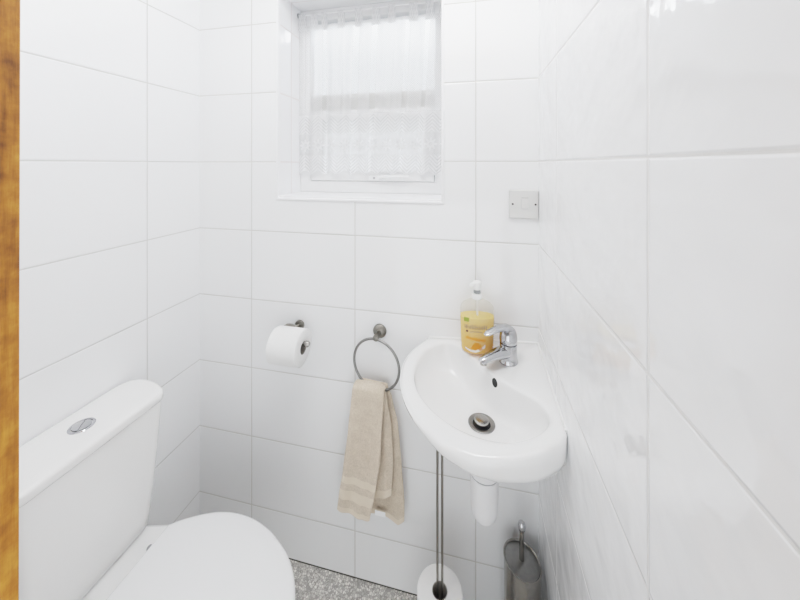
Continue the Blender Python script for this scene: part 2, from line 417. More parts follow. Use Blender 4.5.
# ------------------------------------------------------------------ net curtain on its rod
CY0 = .147
rod = thing('curtain_rod', 'thin white curtain rod across the top of the window recess', 'curtain rod', (.63, CY0, 2.016))
MB().tube([(WX0+.002, CY0, 2.016), (WX1-.002, CY0, 2.016)], .004).build('rod', M['upvc'], rod)
for x in (WX0+.004, WX1-.004):
    MB().lathe([(.010,0),(.010,.003),(.006,.006)], (x-.003 if x < .5 else x+.003, CY0, 2.016), (1 if x < .5 else -1,0,0), 20).build('rod_hook', M['clear_grey'], rod)
cur = thing('net_curtain', 'white lace net cafe curtain hanging in the window', 'curtain', (.63, CY0, 1.37))
def fold(x, z):
    k = (1.985-z)/.62
    a = .5*math.sin(x*2*PI/.073+.4) + .35*math.sin(x*2*PI/.117+1.9+.8*k) + .25*math.sin(x*2*PI/.041+k)
    return CY0 + a*(.006+.006*k)
nx, nz = 240, 46; X0c, X1c, Z0c, Z1c = WX0+.004, WX1-.004, 1.372, 1.972
vs = []; fs = []; uv = []
for j in range(nz+1):
    z = Z0c+(Z1c-Z0c)*j/nz
    u = 0; px_, py_ = None, None
    for i in range(nx+1):
        x = X0c+(X1c-X0c)*i/nx; y = fold(x, z)
        if px_ is not None: u += math.hypot(x-px_, y-py_)
        px_, py_ = x, y
        vs.append((x, y, z)); uv.append((u, z-Z0c))
for j in range(nz):
    for i in range(nx):
        a = j*(nx+1)+i; fs.append((a, a+1, a+nx+2, a+nx+1))
def uvmesh(name, vs, fs, uv, mat, parent):
    me = bpy.data.meshes.new(name); me.from_pydata([tuple(Vector(v)-parent.location) for v in vs], [], fs); me.materials.append(mat)
    l = me.uv_layers.new(name='UVMap')
    for lp in me.loops: l.data[lp.index].uv = uv[lp.vertex_index]
    me.polygons.foreach_set('use_smooth', [True]*len(me.polygons))
    o = bpy.data.objects.new(name, me); COL.objects.link(o); o.parent = parent; return o
uvmesh('lace_panel', vs, fs, uv, M['net'], cur)
# loops that carry the curtain on the rod
for cx, w in ((.352,.034),(.402,.034),(.446,.026),(.517,.030),(.590,.032),(.660,.034),(.722,.030),(.806,.036),(.868,.034),(.912,.022)):
    tv = []; tf = []; tu = []
    path = [(fold(cx, Z1c)-.001, Z1c-.02), (fold(cx, Z1c)-.002, Z1c-.004)] + [(CY0-.0055*math.cos(a)*1.0, 2.0165+.0055*math.sin(a)) for a in [k*PI/8 for k in range(-2, 11)]] + [(fold(cx, Z1c)+.003, Z1c-.002), (fold(cx, Z1c)+.002, Z1c-.02)]
    for i in range(7):
        s_ = i/6-.5; xx = cx + w*s_
        for k, (y, z) in enumerate(path):
            narrow = 1 - .25*math.sin(PI*min(1, max(0, (z-Z1c)/.05)))
            tv.append((cx+w*s_*narrow, y+.002*math.sin(i*1.3+cx*50), z)); tu.append((xx, k*.008))
    n = len(path)
    for i in range(6):
        for k in range(n-1): tf.append((i*n+k, (i+1)*n+k, (i+1)*n+k+1, i*n+k+1))
    uvmesh('curtain_tab', tv, tf, tu, M['net_tab'], cur)

# ------------------------------------------------------------------ toilet
YC = -.440
toilet = thing('toilet', 'white close coupled toilet with its lid closed in the left corner', 'toilet', (.3, YC, 0))
half = [(.2125,-.328),(.2145,-.3215),(.236,-.3045),(.274,-.283),(.305,-.270),(.335,-.2617),(.366,-.2572),(.396,-.2564),(.43,-.2592),(.466,-.267),(.502,-.279),(.537,-.296),(.563,-.311),(.587,-.330),(.611,-.356),(.631,-.389),(.640,-.415),(.643,YC)]
outl = half + [(x, 2*YC-y) for x, y in reversed(half[:-1])]
o2 = [(p.x, p.y) for p in catmull([(x, y, 0) for x, y in outl], 3)]
cx_, cy_ = .42, YC
def shrink(pts, d):
    out = []
    n = len(pts)
    for i in range(n):
        a, b = Vector(pts[i-1]), Vector(pts[(i+1) % n]); t = (b-a).normalized(); nrm = Vector((-t.y, t.x))
        p = Vector(pts[i])
        if nrm.dot(Vector((cx_, cy_))-p) < 0: nrm = -nrm
        out.append(tuple(p+nrm*d))
    return out
def ring_at(pts, z): return [(x, y, z) for x, y in pts]
mb = MB()
rings = [ring_at(shrink(o2, .004), .4200), ring_at(o2, .4225), ring_at(o2, .4315), ring_at(shrink(o2, .0018), .4365), ring_at(shrink(o2, .006), .4393), ring_at(shrink(o2, .014), .4405)]
base = shrink(o2, .014)
for s_, z in ((.85,.4418),(.6,.4432),(.3,.444),(.05,.4442)):
    rings.append([(cx_+(x-cx_)*s_, cy_+(y-cy_)*s_, z) for x, y in base])
mb.loft(rings).build('seat_lid', M['seat'], toilet, angle=60)
mb = MB()
s1, s2 = shrink(o2, .002), shrink(o2, .062)
mb.loft([ring_at(shrink(o2,.006),.4035), ring_at(s1,.406), ring_at(s1,.416), ring_at(shrink(o2,.005),.4185), ring_at(shrink(o2,.055),.4185), ring_at(s2,.415), ring_at(s2,.4035)], False, False)
n = len(o2)
mb.f += [(6*n+i, 6*n+(i+1) % n, (i+1) % n, i) for i in range(n)]; mb.mi += [0]*n
mb.build('seat', M['seat'], toilet, angle=60)
# pan: egg-shaped bowl on a foot, with the ledge that carries the cistern
def pan_outline(xb, xf, hw_b, hw_m, e=1.0, N=64):
    pts = []
    pr = [(xb, hw_b), (xb+.10, hw_b*1.0), (xb+.20, (hw_b+hw_m)/2), (xb+(xf-xb)*.58, hw_m), (xb+(xf-xb)*.76, hw_m*.90), (xb+(xf-xb)*.9, hw_m*.62), (xb+(xf-xb)*.975, hw_m*.3), (xf, 0)]
    c = catmull([(x, h, 0) for x, h in pr], 4)
    up = [(p.x, YC+p.y) for p in c]; dn = [(p.x, YC-p.y) for p in reversed(c[:-1])]
    return up+dn
rims = [(pan_outline(.10,.46,.075,.10), 0), (pan_outline(.095,.465,.078,.104), .012), (pan_outline(.10,.44,.07,.088), .10), (pan_outline(.085,.47,.085,.10), .20),
        (pan_outline(.05,.55,.12,.135), .29), (pan_outline(.022,.615,0.126,.168), .355), (pan_outline(.012,.630,0.130,.176), .385), (pan_outline(.014,.628,0.128,.174), .400), (pan_outline(.022,.620,0.121,.167), .4035)]
MB().loft([[(x, y, z) for x, y in o] for o, z in rims]).build('pan', M['ceramic'], toilet, angle=60)
for sgn in (-1, 1):
    yy = YC+sgn*.075
    MB().lathe([(.010,0),(.010,.005),(.007,.008),(.007,.016),(.005,.020)], (.201, yy, .4034)).tube([(.201,yy,.420),(.222,yy,.422)], .005).build('seat_hinge', M['chrome'], toilet)
# cistern body
def cist(xb, xf, hy, r, N=8):
    pts = [(xb, YC-hy), ]
    for k in range(N+1):
        a = -PI/2 + (PI/2)*k/N; pts.append((xf-r+r*math.cos(a), YC-hy+r+r*math.sin(a)))
    for k in range(N+1):
        a = (PI/2)*k/N; pts.append((xf-r+r*math.cos(a), YC+hy-r+r*math.sin(a)))
    pts.append((xb, YC+hy)); return pts
prof = [(.4055,.130,.132,.030),(.412,.139,.140,.032),(.45,.1435,.1440,.034),(.53,.149,.1495,.032),(.62,.153,.1545,.028),(.70,.156,.1580,.025),(.746,.1570,.160,.024)]
MB().loft([[(x, y, z) for x, y in cist(.012, xf, hy, r)] for z, xf, hy, r in prof]).build('cistern', M['ceramic_warm'], toilet, angle=50)
lh = [(.004,YC),(.004,-.36),(.005,-.315),(.010,-.2885),(.024,-.2685),(.050,-.2590),(.080,-.2597),(.110,-.2652),(.138,-.2755),(.155,-.2865),(.1615,-.300),(.162,-.34),(.1635,YC)]
lo_ = lh + [(x, 2*YC-y) for x, y in reversed(lh[1:-1])]
lo_ = [(p.x, p.y) for p in catmull([(x, y, 0) for x, y in lo_], 4, True)]
cx_, cy_ = .085, YC
L = []
for d, z in ((.010,.7445),(.003,.7455),(.0015,.7475),(0,.752),(0,.7625),(.0012,.7665),(.004,.7692),(.010,.7704)): L.append(ring_at(shrink(lo_, d) if d else lo_, z))
bs = shrink(lo_, .010)
for s_, z in ((.7,.7712),(.3,.7718),(.03,.772)): L.append([(cx_+(x-cx_)*s_, cy_+(y-cy_)*s_, z) for x, y in bs])
cl = MB().loft(L).build('cistern_lid', M['ceramic_warm'], toilet, angle=60)
fb = MB().lathe([(.0258,0),(.0258,.0018),(.0242,.0034),(.0205,.0030),(.0195,.0005)], (.0815,-.4365,.7705), n=48).build('flush_button', M['chrome'], cl)
for sgn in (-1, 1):
    pts = []
    for k in range(21):
        a = -PI/2+PI*k/20; pts.append((.0184*math.cos(a)+.0006, .0184*math.sin(a)))
    big = sgn < 0
    rr = []
    rot = math.radians(35)
    for z, sc_ in ((.7712,1),(.7738,1),(.7746,.93)):
        ring = []
        for x, y in pts:
            x, y = (x*sc_*sgn, y*sc_)
            ring.append((.0815+x*math.cos(rot)-y*math.sin(rot), -.4365+x*math.sin(rot)+y*math.cos(rot), z+(.0012 if big else 0)))
        rr.append(ring)
    mb = MB().loft(rr); q = mb.build('button_half', M['chrome'], toilet)
    w = q.data; q.parent = cl

# ------------------------------------------------------------------ corner basin
def zp(x, y): return .873+.0572*(x-RW)+.1*y
G = .0012
front = [(RW-G,-.300),(1.205,-.3165),(1.185,-.331),(1.15,-.352),(1.106,-.368),(1.065,-.3765),(1.024,-.377),(.986,-.368),(.946,-.350),(.892,-.304),(.859,-.263),(.836,-.215),(.8245,-.169),(.823,-.115),(.836,-.067),(.858,-.027),(.880,-G)]
fr = [(p.x, p.y) for p in catmull([(x, y, 0) for x, y in front], 8)]
outer = [(RW-G, -G)] + fr
inner = [(.944,-.024),(.915,-.036),(.889,-.056),(.868,-.098),(.861,-.155),(.878,-.213),(.919,-.266),(.966,-.302),(1.013,-.323),(1.058,-.332),(1.101,-.330),(1.147,-.311),(1.180,-.282),(1.189,-.254),(1.176,-.226),(1.142,-.199),(1.095,-.163),(1.042,-.113),(1.005,-.067),(.976,-.034)]
inn = [(p.x, p.y) for p in catmull([(x, y, 0) for x, y in inner], 8, True)]
C0 = Vector((1.035, -.19))
def hit(poly, a):
    d = Vector((math.cos(a), math.sin(a))); best = None
    for i in range(len(poly)):
        p, q = Vector(poly[i]), Vector(poly[(i+1) % len(poly)]); e = q-p
        den = d.x*e.y-d.y*e.x
        if abs(den) < 1e-12: continue
        w = p-C0; t = (w.x*e.y-w.y*e.x)/den; s_ = (w.x*d.y-w.y*d.x)/den
        if t > 0 and -1e-6 <= s_ <= 1+1e-6 and (best is None or t > best): best = t
    return C0+d*best
NB = 160
ca = math.atan2(-G-C0.y, RW-G-C0.x)
ANG = [ca+2*PI*i/NB for i in range(NB)]
O = [hit(outer, a) for a in ANG]; I = [hit(inn, a) for a in ANG]
wallp = [(p.y > -.003 or p.x > RW-.003) for p in O]
def toward(p, d):
    v = (C0-p); return p+v.normalized()*d
DR = Vector((1.042, -.200)); DZ_ = .757
def bowl(i, u):
    """point on the bowl surface, u = 0 at the rim, 1 at the waste"""
    p = I[i]; a = ANG[i]; e = DR+Vector((math.cos(a), math.sin(a)))*.031
    s_ = .10*u + .90*u**2.3; dd = 1-(1-u)**2.1
    q = p+(e-p)*s_; z0 = zp(p.x, p.y)-.006
    return (q.x, q.y, z0+(DZ_-z0)*dd)
rings = []
def apron(p): return .48+.62*min(1, max(0, (p.x-.86)/.20))+.40*min(1, max(0, (p.x-1.05)/.13))
def ring_o(inset, dz, wall_inset=0.0):
    return [(lambda q: (q.x, q.y, zp(p.x, p.y)+dz*(apron(p) if dz < -.01 else 1)))(toward(p, wall_inset if w else inset)) for p, w in zip(O, wallp)]
TC = Vector((1.049, -.192)); TZ = .690
def under(f, z, mixz):
    r = []
    for i, p in enumerate(O):
        e = TC+Vector((math.cos(ANG[i]), math.sin(ANG[i])))*.036
        q = p+(e-p)*f; r.append((q.x, q.y, (zp(p.x, p.y)-.046*apron(p))*(1-mixz)+TZ*mixz))
    return r
rings += [under(1, 0, 1.0), under(.93, 0, .97), under(.75, 0, .86), under(.5, 0, .62), under(.28, 0, .34), under(.12, 0, .10)]
rings += [ring_o(.006, -.043, .002), ring_o(.001, -.032), ring_o(0, -.016), ring_o(.0015, -.008), ring_o(.005, -.003), ring_o(.010, -.0005, .004)]
# flat rim, then the soft lip of the bowl
mid = []
for k in (.5,):
    mid.append([(p.x+(q.x-p.x)*k, p.y+(q.y-p.y)*k, zp(p.x+(q.x-p.x)*k, p.y+(q.y-p.y)*k)) for p, q in zip(O, I)])
rings += mid
def ring_i(out, dz):
    r = []
    for p in I:
        q = p+(p-C0).normalized()*out; r.append((q.x, q.y, zp(q.x, q.y)+dz))
    return r
rings += [ring_i(.010, -.0002), ring_i(.005, -.0015), ring_i(.0015, -.004)]
for k in range(0, 17): rings.append([bowl(i, k/16) for i in range(NB)])
rings.append([(DR.x+math.cos(a)*.024, DR.y+math.sin(a)*.024, DZ_-.006) for a in ANG])
basin = thing('corner_basin', 'white ceramic corner basin with a curved front fixed to the walls', 'basin', (1.12, -.10, .72))
MB().loft(rings, True, True).build('bowl', M['ceramic'], basin, angle=65)
# overflow slot on the rear slope of the bowl
ai = min(range(NB), key=lambda i: abs((ANG[i]-math.radians(44)+PI) % (2*PI)-PI))
pA = Vector(bowl(ai, .075)); pB = Vector(bowl(ai, .12)); pC = Vector(bowl((ai+2) % NB, .075))
nr = (pC-pA).cross(pB-pA).normalized()
if nr.z < 0: nr = -nr
tdir = (pC-pA).normalized(); ddir = (pB-pA).normalized()
ov = []
for r_, h_ in ((1,-.002),(1,.0008),(.7,.0014),(.3,.0017)):
    ov.append([tuple(pA+nr*h_+tdir*.0085*r_*math.cos(2*PI*k/24)+ddir*.0118*r_*math.sin(2*PI*k/24)) for k in range(24)])
MB().loft(ov).build('overflow', M['dark'], basin)
# waste: chrome flange, dark throat and pop-up plug
dn = MB().lathe([(.0335,-.002),(.0335,.0012),(.031,.0026),(.0252,.0016),(.0226,.0002),(.0222,-.002)], (DR.x, DR.y, DZ_), n=48).build('waste_flange', M['steel_dark'], basin)
MB().lathe([(.0222,0),(.0222,.0040)], (DR.x, DR.y, DZ_-.0055), n=40).build('waste_throat', M['dark'], dn)
MB().lathe([(.006,0),(.006,.0095),(.0172,.0100),(.0188,.0115),(.0184,.0135),(.0150,.0150)], (DR.x, DR.y, DZ_-.0045), n=40).build('plug', M['steel'], dn, angle=30)
sl = MB()
sl.tube([(x, -.002, zp(x, 0)+.0008) for x in [.884+(RW-.004-.884)*k/8 for k in range(9)]], .0032, 10)
sl.tube([(RW-.002, y, zp(RW, y)+.0008) for y in [-.003-.293*k/8 for k in range(9)]], .0032, 10)
sl.build('sealant_bead', M['sealant'], basin)

# bottle trap under the basin
trap = thing('waste_trap', 'white plastic bottle trap under the corner basin', 'pipe', (TC.x, TC.y, .69))
MB().lathe([(.032,.690),(.0365,.688),(.0375,.655),(.0370,.640),(.0365,.630),(.0350,.6285)], (TC.x, TC.y, 0)).build('trap_nut', M['pipe'], trap)
MB().lathe([(.0345,.630),(.0345,.624)], (TC.x, TC.y, 0)).build('trap_washer', M['clear_grey'], trap)
MB().lathe([(.0355,.6255),(.0362,.622),(.0352,.60),(.0343,.56),(.0335,.540),(.031,.525),(.024,.516),(.010,.513)], (TC.x, TC.y, 0)).build('trap_cup', M['pipe'], trap)
MB().tube([(TC.x+.004, TC.y+.025, .632), (TC.x+.03, -.002, .632)], .017, 20).build('outlet_pipe', M['pipe'], trap)

# ------------------------------------------------------------------ mixer tap
tx, ty = 1.119, -.0865; tz = zp(tx, ty)-.0015
tap = thing('mixer_tap', 'chrome single lever mixer tap on the corner of the basin', 'tap', (tx, ty, tz))
dv = Vector((-.072, -.062, 0)).normalized()
MB().lathe([(.0265,0),(.0265,.003),(.0250,.006),(.0238,.020),(.0238,.048),(.0236,.052)], (tx, ty, tz)).build('tap_body', M['chrome'], tap)
def along(d, h): return (tx+dv.x*d, ty+dv.y*d, tz+h)
MB().tube([along(.008,.030), along(.022,.031), along(.045,.0325), along(.068,.0325), along(.088,.031), along(.0985,.028), along(.102,.025)], [.020,.0195,.0165,.0138,.0122,.0112,.009], 20, squash=(.82,1.05)).build('spout', M['chrome'], tap)
ae = Vector(along(.093,.024)); MB().lathe([(.0088,0),(.0092,.002),(.0092,.010)], tuple(ae-Vector((0,0,.006)))).build('aerator', M['steel'], tap)
MB().lathe([(.0228,.0535),(.0243,.056),(.0246,.066),(.0235,.078),(.0195,.089),(.013,.0955),(.005,.098)], (tx, ty, tz)).build('handle_cap', M['chrome'], tap)
MB().tube([along(-.016,.085), along(.002,.0955), along(.022,.1005), along(.044,.1015), along(.064,.1), along(.080,.0975), along(.087,.096)], [.012,.0185,.0165,.014,.0122,.0105,.0055], 18, squash=(.45,1)).build('lever', M['chrome'], tap)

# ------------------------------------------------------------------ soap bottle
bx, by = 1.0335, -.057; bz = zp(bx, by)+.001
bot = thing('soap_bottle', 'clear pump bottle of yellow hand soap standing on the basin', 'bottle', (bx, by, bz))
rotb = math.radians(6)
def ell(a, b, z, n=44, p=2.4):
    r = []
    for k in range(n):
        t = 2*PI*k/n; c, s_ = math.cos(t), math.sin(t)
        x = a*abs(c)**(2/p)*(1 if c >= 0 else -1); y = b*abs(s_)**(2/p)*(1 if s_ >= 0 else -1)
        r.append((bx+x*math.cos(rotb)-y*math.sin(rotb), by+x*math.sin(rotb)+y*math.cos(rotb), bz+z))
    return r
MB().loft([ell(.040,.022,0), ell(.044,.0255,.003), ell(.0465,.028,.012), ell(.0485,.0285,.05), ell(.050,.0285,.10), ell(.0498,.028,.124), ell(.0475,.0265,.135,p=2.3), ell(.041,.0235,.144,p=2.2), ell(.029,.019,.151,p=2.1), ell(.016,.015,.1545,p=2), ell(.0125,.0125,.156,p=2), ell(.0125,.0125,.162,p=2)]).build('bottle_body', M['clear'], bot, angle=60)
MB().loft([ell(.037,.020,.0025), ell(.0425,.024,.006), ell(.045,.0265,.014), ell(.047,.027,.05), ell(.0485,.027,.100), ell(.0485,.0268,.108)]).build('soap', M['soap'], bot, angle=60)
MB().lathe([(.0148,.158),(.0152,.160),(.0152,.171),(.0135,.1735)], (bx, by, bz)).build('pump_collar', M['pump'], bot)
MB().lathe([(.0085,.1735),(.0105,.176),(.0105,.181),(.0085,.1835)], (bx, by, bz)).build('pump_neck', M['clear_grey'], bot)
pd = Vector((-.85, -.5, 0)).normalized()
hd = MB().lathe([(.0075,.1835),(.0125,.186),(.0135,.190),(.0135,.203),(.0115,.2075),(.006,.2095)], (bx, by, bz))
hd.tube([(bx, by, bz+.200), (bx+pd.x*.010, by+pd.y*.010, bz+.2005), (bx+pd.x*.018, by+pd.y*.018, bz+.1985), (bx+pd.x*.021, by+pd.y*.021, bz+.194)], [.0085,.008,.0065,.005], 14)
hd.build('pump_head', M['pump'], bot)
MB().tube([(bx, by, bz+.158), (bx+.003, by, bz+.02)], .003, 10).build('dip_tube', M['pump'], bot)
# print on the front of the bottle: badge, unreadable lines of lettering, honey picture, pale ribbon
def onfront(x, z, off=.0006):
    p = 2.4; a, b = .0492, .0287
    y = -b*(1-min(.999, abs(x/a))**p)**(1/p)-off
    return (bx+x*math.cos(rotb)-y*math.sin(rotb), by+x*math.sin(rotb)+y*math.cos(rotb), bz+z)
def patch(mb, pts2, mi=0, n=10):
    """thin printed strip following the bottle: list of (x, zlow, zhigh)"""
    for i in range(len(pts2)-1):
        (x0, l0, h0), (x1, l1, h1) = pts2[i], pts2[i+1]
        mb.quad(onfront(x0,l0), onfront(x1,l1), onfront(x1,h1), onfront(x0,h0), mi)
    return mb
def bar(mb, x0, x1, z, h, slope=0.0):
    k = 6; return patch(mb, [(x0+(x1-x0)*i/k, z+slope*i/k, z+h+slope*i/k) for i in range(k+1)])
lab = MB(); bar(lab, -.040, -.026, .098, .012, .001); lab.build('badge', M['badge'], bot, smooth=False)
lab = MB()
rs = random.Random(3)
x = -.038
while x < .026:
    w = rs.uniform(.0026, .0050); hgt = rs.uniform(.007, .011)
    bar(lab, x, x+w*.6, .079, hgt+.002); bar(lab, x, x+w, .079+rs.choice((0,.003,.006)), .0016); x += w+.0014
x = -.022
while x < .010:
    w = rs.uniform(.002, .0035); bar(lab, x, x+w, .069+rs.choice((0,.0015)), .003); x += w+.0015
lab.build('lettering', M['ink'], bot, smooth=False)
lab = MB(); bar(lab, -.034, -.029, .069, .005); lab.build('emblem', M['ink_dark'], bot, smooth=False)
lab = MB(); x = -.034
while x < .020:
    w = rs.uniform(.0022, .004); bar(lab, x, x+w, .049-(x+.034)*.10, .0065+rs.choice((0,.0025))); x += w+.0012
lab.build('lettering', M['ink_orange'], bot, smooth=False)
lab = MB(); k = 14
patch(lab, [(-.020+.034*i/k, .020+.002*math.sin(i), .020+.019*math.sin(PI*min(1,(i+.6)/k))**.7+.001) for i in range(k+1)]); lab.build('picture', M['honey'], bot, smooth=False)
lab = MB(); k = 18
def rib(t): return .034-.040*t+.046*t*t*1.0
patch(lab, [(-.036+.056*i/k, rib(i/k)-.013, rib(i/k)-.013+.004+.006*(i/k)) for i in range(k+1)]); lab.build('ribbon', M['swoosh'], bot, smooth=False)

# ------------------------------------------------------------------ toilet roll on its wall holder
hold = thing('toilet_roll_holder', 'nickel toilet roll holder fixed to the back wall', 'toilet roll holder', (.4230, 0, .845))
MB().lathe([(.0175,0),(.0175,.004),(.0165,.007),(.011,.008)], (.4230,-.0005,.845), (0,-1,0), 32).build('rosette', M['nickel'], hold)
AX = (.0, -.086, .8225)
arm = [(.4230,-.006,.845),(.4230,-.014,.845),(.420,-.0195,.846),(.413,-.021,.8475),(.403,-.021,.849),(.394,-.021,.8495),(.386,-.0225,.849),(.379,-.028,.846),(.3755,-.038,.842),(.3745,-.055,.837),(.3755,-.070,.833),(.380,-.081,.8315),(.391,-.086,.8315)] + [(.391+.098*k/6,-.086,.8315) for k in range(1,7)]
MB().tube(arm, .0058, 14).build('arm', M['nickel'], hold)
MB().lathe([(.0085,0),(.0095,.003),(.0095,.012),(.007,.016)], (.488,-.086,.8315), (1,0,0), 24).build('arm_tip', M['steel'], hold)
def roll_mesh(c, axis, R, r, L):
    mb = MB(); ch = .004
    mb.lathe([(r,0),(R-ch,0),(R-.001,.0015),(R,ch),(R,L-ch),(R-.001,L-.0015),(R-ch,L),(r,L)], c, axis, 56, 0, False, False)
    return mb
def roll_core(c, axis, r, L):
    return MB().lathe([(r+.0004,0),(r-.0012,0),(r-.0012,L),(r+.0004,L),(r+.0004,0)], c, axis, 40, 0, False, False)
rl = thing('toilet_roll', 'white toilet roll hanging on the wall holder', 'toilet roll', (.43, -.086, .76))
ctr = (.384, -.0865, .8180)
roll_mesh(ctr, (1,0,0), .0562, .020, .100).build('paper', M['paper'], rl, angle=50)
roll_core(ctr, (1,0,0), .020, .100).build('core', M['card'], rl)
# loose last sheet lying round the front of the roll
mb = MB(); ring = []
sh = []
for k in range(18):
    a = math.radians(95+k*9.5); sh.append((ctr[1]-.0570*math.sin(a-PI/2)*1.0, ctr[2]+.0570*math.cos(a-PI/2)))
vs = [(x, y, z) for x in (ctr[0]+.001, ctr[0]+.099) for y, z in sh]
n = len(sh); mb.add(vs, [(k, k+1, n+k+1, n+k) for k in range(n-1)])
mb.build('loose_sheet', M['paper'], rl)

# ------------------------------------------------------------------ towel ring and towel
RX, RY, RZ, RR = .7176, -.047, .7705, .0812
RC, RS_ = math.cos(math.radians(11)), math.sin(math.radians(11))
tr = thing('towel_ring', 'round nickel towel ring on the back wall left of the basin', 'towel ring', (RX, 0, .856))
MB().lathe([(.023,0),(.023,.004),(.021,.008),(.0165,.010),(.0145,.012),(.013,.013)], (RX,-.0005,.856), (0,-1,0), 36).build('rosette', M['nickel'], tr)
MB().lathe([(.0085,.010),(.008,.034),(.0098,.038),(.0105,.045),(.0098,.051),(.006,.054)], (RX,0,.856), (0,-1,0), 24).build('post', M['nickel'], tr)
MB().tube([(RX+RR*RC*math.cos(2*PI*k/72), RY-RR*RS_*math.cos(2*PI*k/72), RZ+RR*math.sin(2*PI*k/72)) for k in range(72)], .0042, 12, closed=True).build('ring', M['steel_dark'], tr)

tow = thing('hand_towel', 'beige terry hand towel draped through the towel ring', 'towel', (.70, -.05, .24))
def lerp_curve(c, t):
    for (t0, a), (t1, b) in zip(c, c[1:]):
        if t <= t1:
            f = (t-t0)/(t1-t0); f = f*f*(3-2*f)*.35+f*.65; return a+(b-a)*f
    return c[-1][1]
def sheet(name, left, right, path, wave, phase, bands=(), thick=.004, nx=44, nz=100):
    """hanging layer of towel; left/right are x edges by t, path gives (y, z), bands = (t0, t1) woven strips"""
    vs = []; fs = []; mi = []
    for j in range(nz+1):
        t = j/nz
        for i in range(nx+1):
            s_ = i/nx
            xl, xr = lerp_curve(left, t), lerp_curve(right, t)
            y, z = path(s_, t)
            amp = wave*min(1, max(0, (t-.05)/.5))
            y -= amp*(math.sin(s_*2*PI*1.15+phase+.5*t) + .3*math.sin(s_*2*PI*2.3+phase*2-1.1*t))
            vs.append((xl+(xr-xl)*s_, y, z))
    for j in range(nz):
        t = (j+.5)/nz; b = any(a <= t <= c for a, c in bands)
        for i in range(nx):
            a = j*(nx+1)+i; fs.append((a, a+1, a+nx+2, a+nx+1)); mi.append(1 if b else 0)
    mb = MB(); mb.v = vs; mb.f = fs; mb.mi = mi
    o = mb.build(name, [M['towel'], M['towel_band']], tow, angle=80)
    m = o.modifiers.new('thick', 'SOLIDIFY'); m.thickness = thick; m.offset = 0
    m2 = o.modifiers.new('sub', 'SUBSURF'); m2.levels = 1; m2.render_levels = 1
    return o
def hang(ztop, zbot, yb, yf, arc, ry):
    """path over the ring (arc share of t) and then straight down; yb = behind the ring, yf = in front"""
    def f(s_, t):
        zt = ztop(s_); zb = zbot(s_)
        if t < arc:
            a = PI*(t/arc); yc = (yb+yf)/2; h = (yb-yf)/2
            return yc+h*math.cos(a), zt-ry+ry*math.sin(a)
        k = (t-arc)/(1-arc); return yf-.004*k, (zt-ry)+(zb-(zt-ry))*k
    return f
TOP = lambda s_: .7125-.003*s_-.007*max(0, (s_-.75)/.25)**2
sheet('front_fold', [(0,.655),(.10,.647),(.4,.635),(.7,.619),(.9,.605),(1,.600)], [(0,.744),(.10,.752),(.35,.745),(.55,.742),(.78,.727),(1,.708)],
      hang(TOP, lambda s_: .317-.026*min(1, s_*1.7)+.045*max(0, s_-.65), -.034, -.074, .10, .014), .0060, .6, bands=((.735,.775),(.835,.895),(.965,1.0)))
sheet('side_fold', [(0,.722),(.5,.704),(1,.694)], [(0,.750),(.1,.757),(.35,.771),(.7,.777),(1,.771)],
      hang(lambda s_: .7085-.006*s_, lambda s_: .342+.030*s_, -.046, -.056, .03, .006), .0030, 2.2, bands=((.93,1.0),))
sheet('rear_fold', [(0,.657),(.3,.657),(.7,.662),(1,.672)], [(0,.750),(.1,.768),(.3,.789),(.6,.801),(.85,.810),(1,.810)],
      hang(lambda s_: .708-.006*s_, lambda s_: .281-.022*max(0,(s_-.55)/.45)+.024*max(0,(s_-.85)/.15), -.024, -.036, .03, .006), .0028, 1.0, bands=((.965,1.0),))
mb = MB(); mb.box((.718,-.0600,.3000), (.752,-.0590,.3150)); o = mb.build('care_label', M['tag'], tow, smooth=False); o['label'] = 'small white care label'

# ------------------------------------------------------------------ spare toilet roll stand
sx, sy = .9370, -.208
st = thing('toilet_roll_stand', 'free standing chrome twin rod stand for spare toilet rolls', 'toilet roll stand', (sx, sy, 0))
MB().lathe([(.062,0),(.062,.006),(.058,.010),(.012,.012)], (sx, sy, .0005), n=48).build('base', M['steel'], st)
hr = .0062
path = [(sx-hr, sy, .010), (sx-hr, sy, .30), (sx-hr, sy, .690)] + [(sx-hr*math.cos(PI*k/8), sy, .690+hr*math.sin(PI*k/8)) for k in range(1, 8)] + [(sx+hr, sy, .690), (sx+hr, sy, .30), (sx+hr, sy, .010)]
MB().tube(path, .0031, 12).build('rod', M['nickel'], st)
for k in range(3):
    z0 = .0135+.1005*k
    lbl = ['white spare toilet roll at the bottom of the stand stack', 'white spare toilet roll in the middle of the stand stack', 'white spare toilet roll topmost on the floor stand below the basin'][k]
    if k < 2: continue                         # lower rolls lie below the frame; the stack is completed below
    r2 = thing('toilet_roll', lbl, 'toilet roll', (sx, sy, z0), 'spare rolls on the floor stand')
    roll_mesh((sx, sy-.001, z0), (0,0,1), .0585, .0195, .100).build('paper', M['paper'], r2, angle=50)
    roll_core((sx, sy-.001, z0), (0,0,1), .0195, .100).build('core', M['card'], r2)
for k in range(2):
    z0 = .0135+.1005*k
    r2 = thing('toilet_roll', ['white spare toilet roll lowest on the floor stand', 'white spare toilet roll second from the floor on the stand'][k], 'toilet roll', (sx, sy, z0), 'spare rolls on the floor stand')
    roll_mesh((sx, sy-.001, z0), (0,0,1), .0585, .0195, .100).build('paper', M['paper'], r2, angle=50)
    roll_core((sx, sy-.001, z0), (0,0,1), .0195, .100).build('core', M['card'], r2)

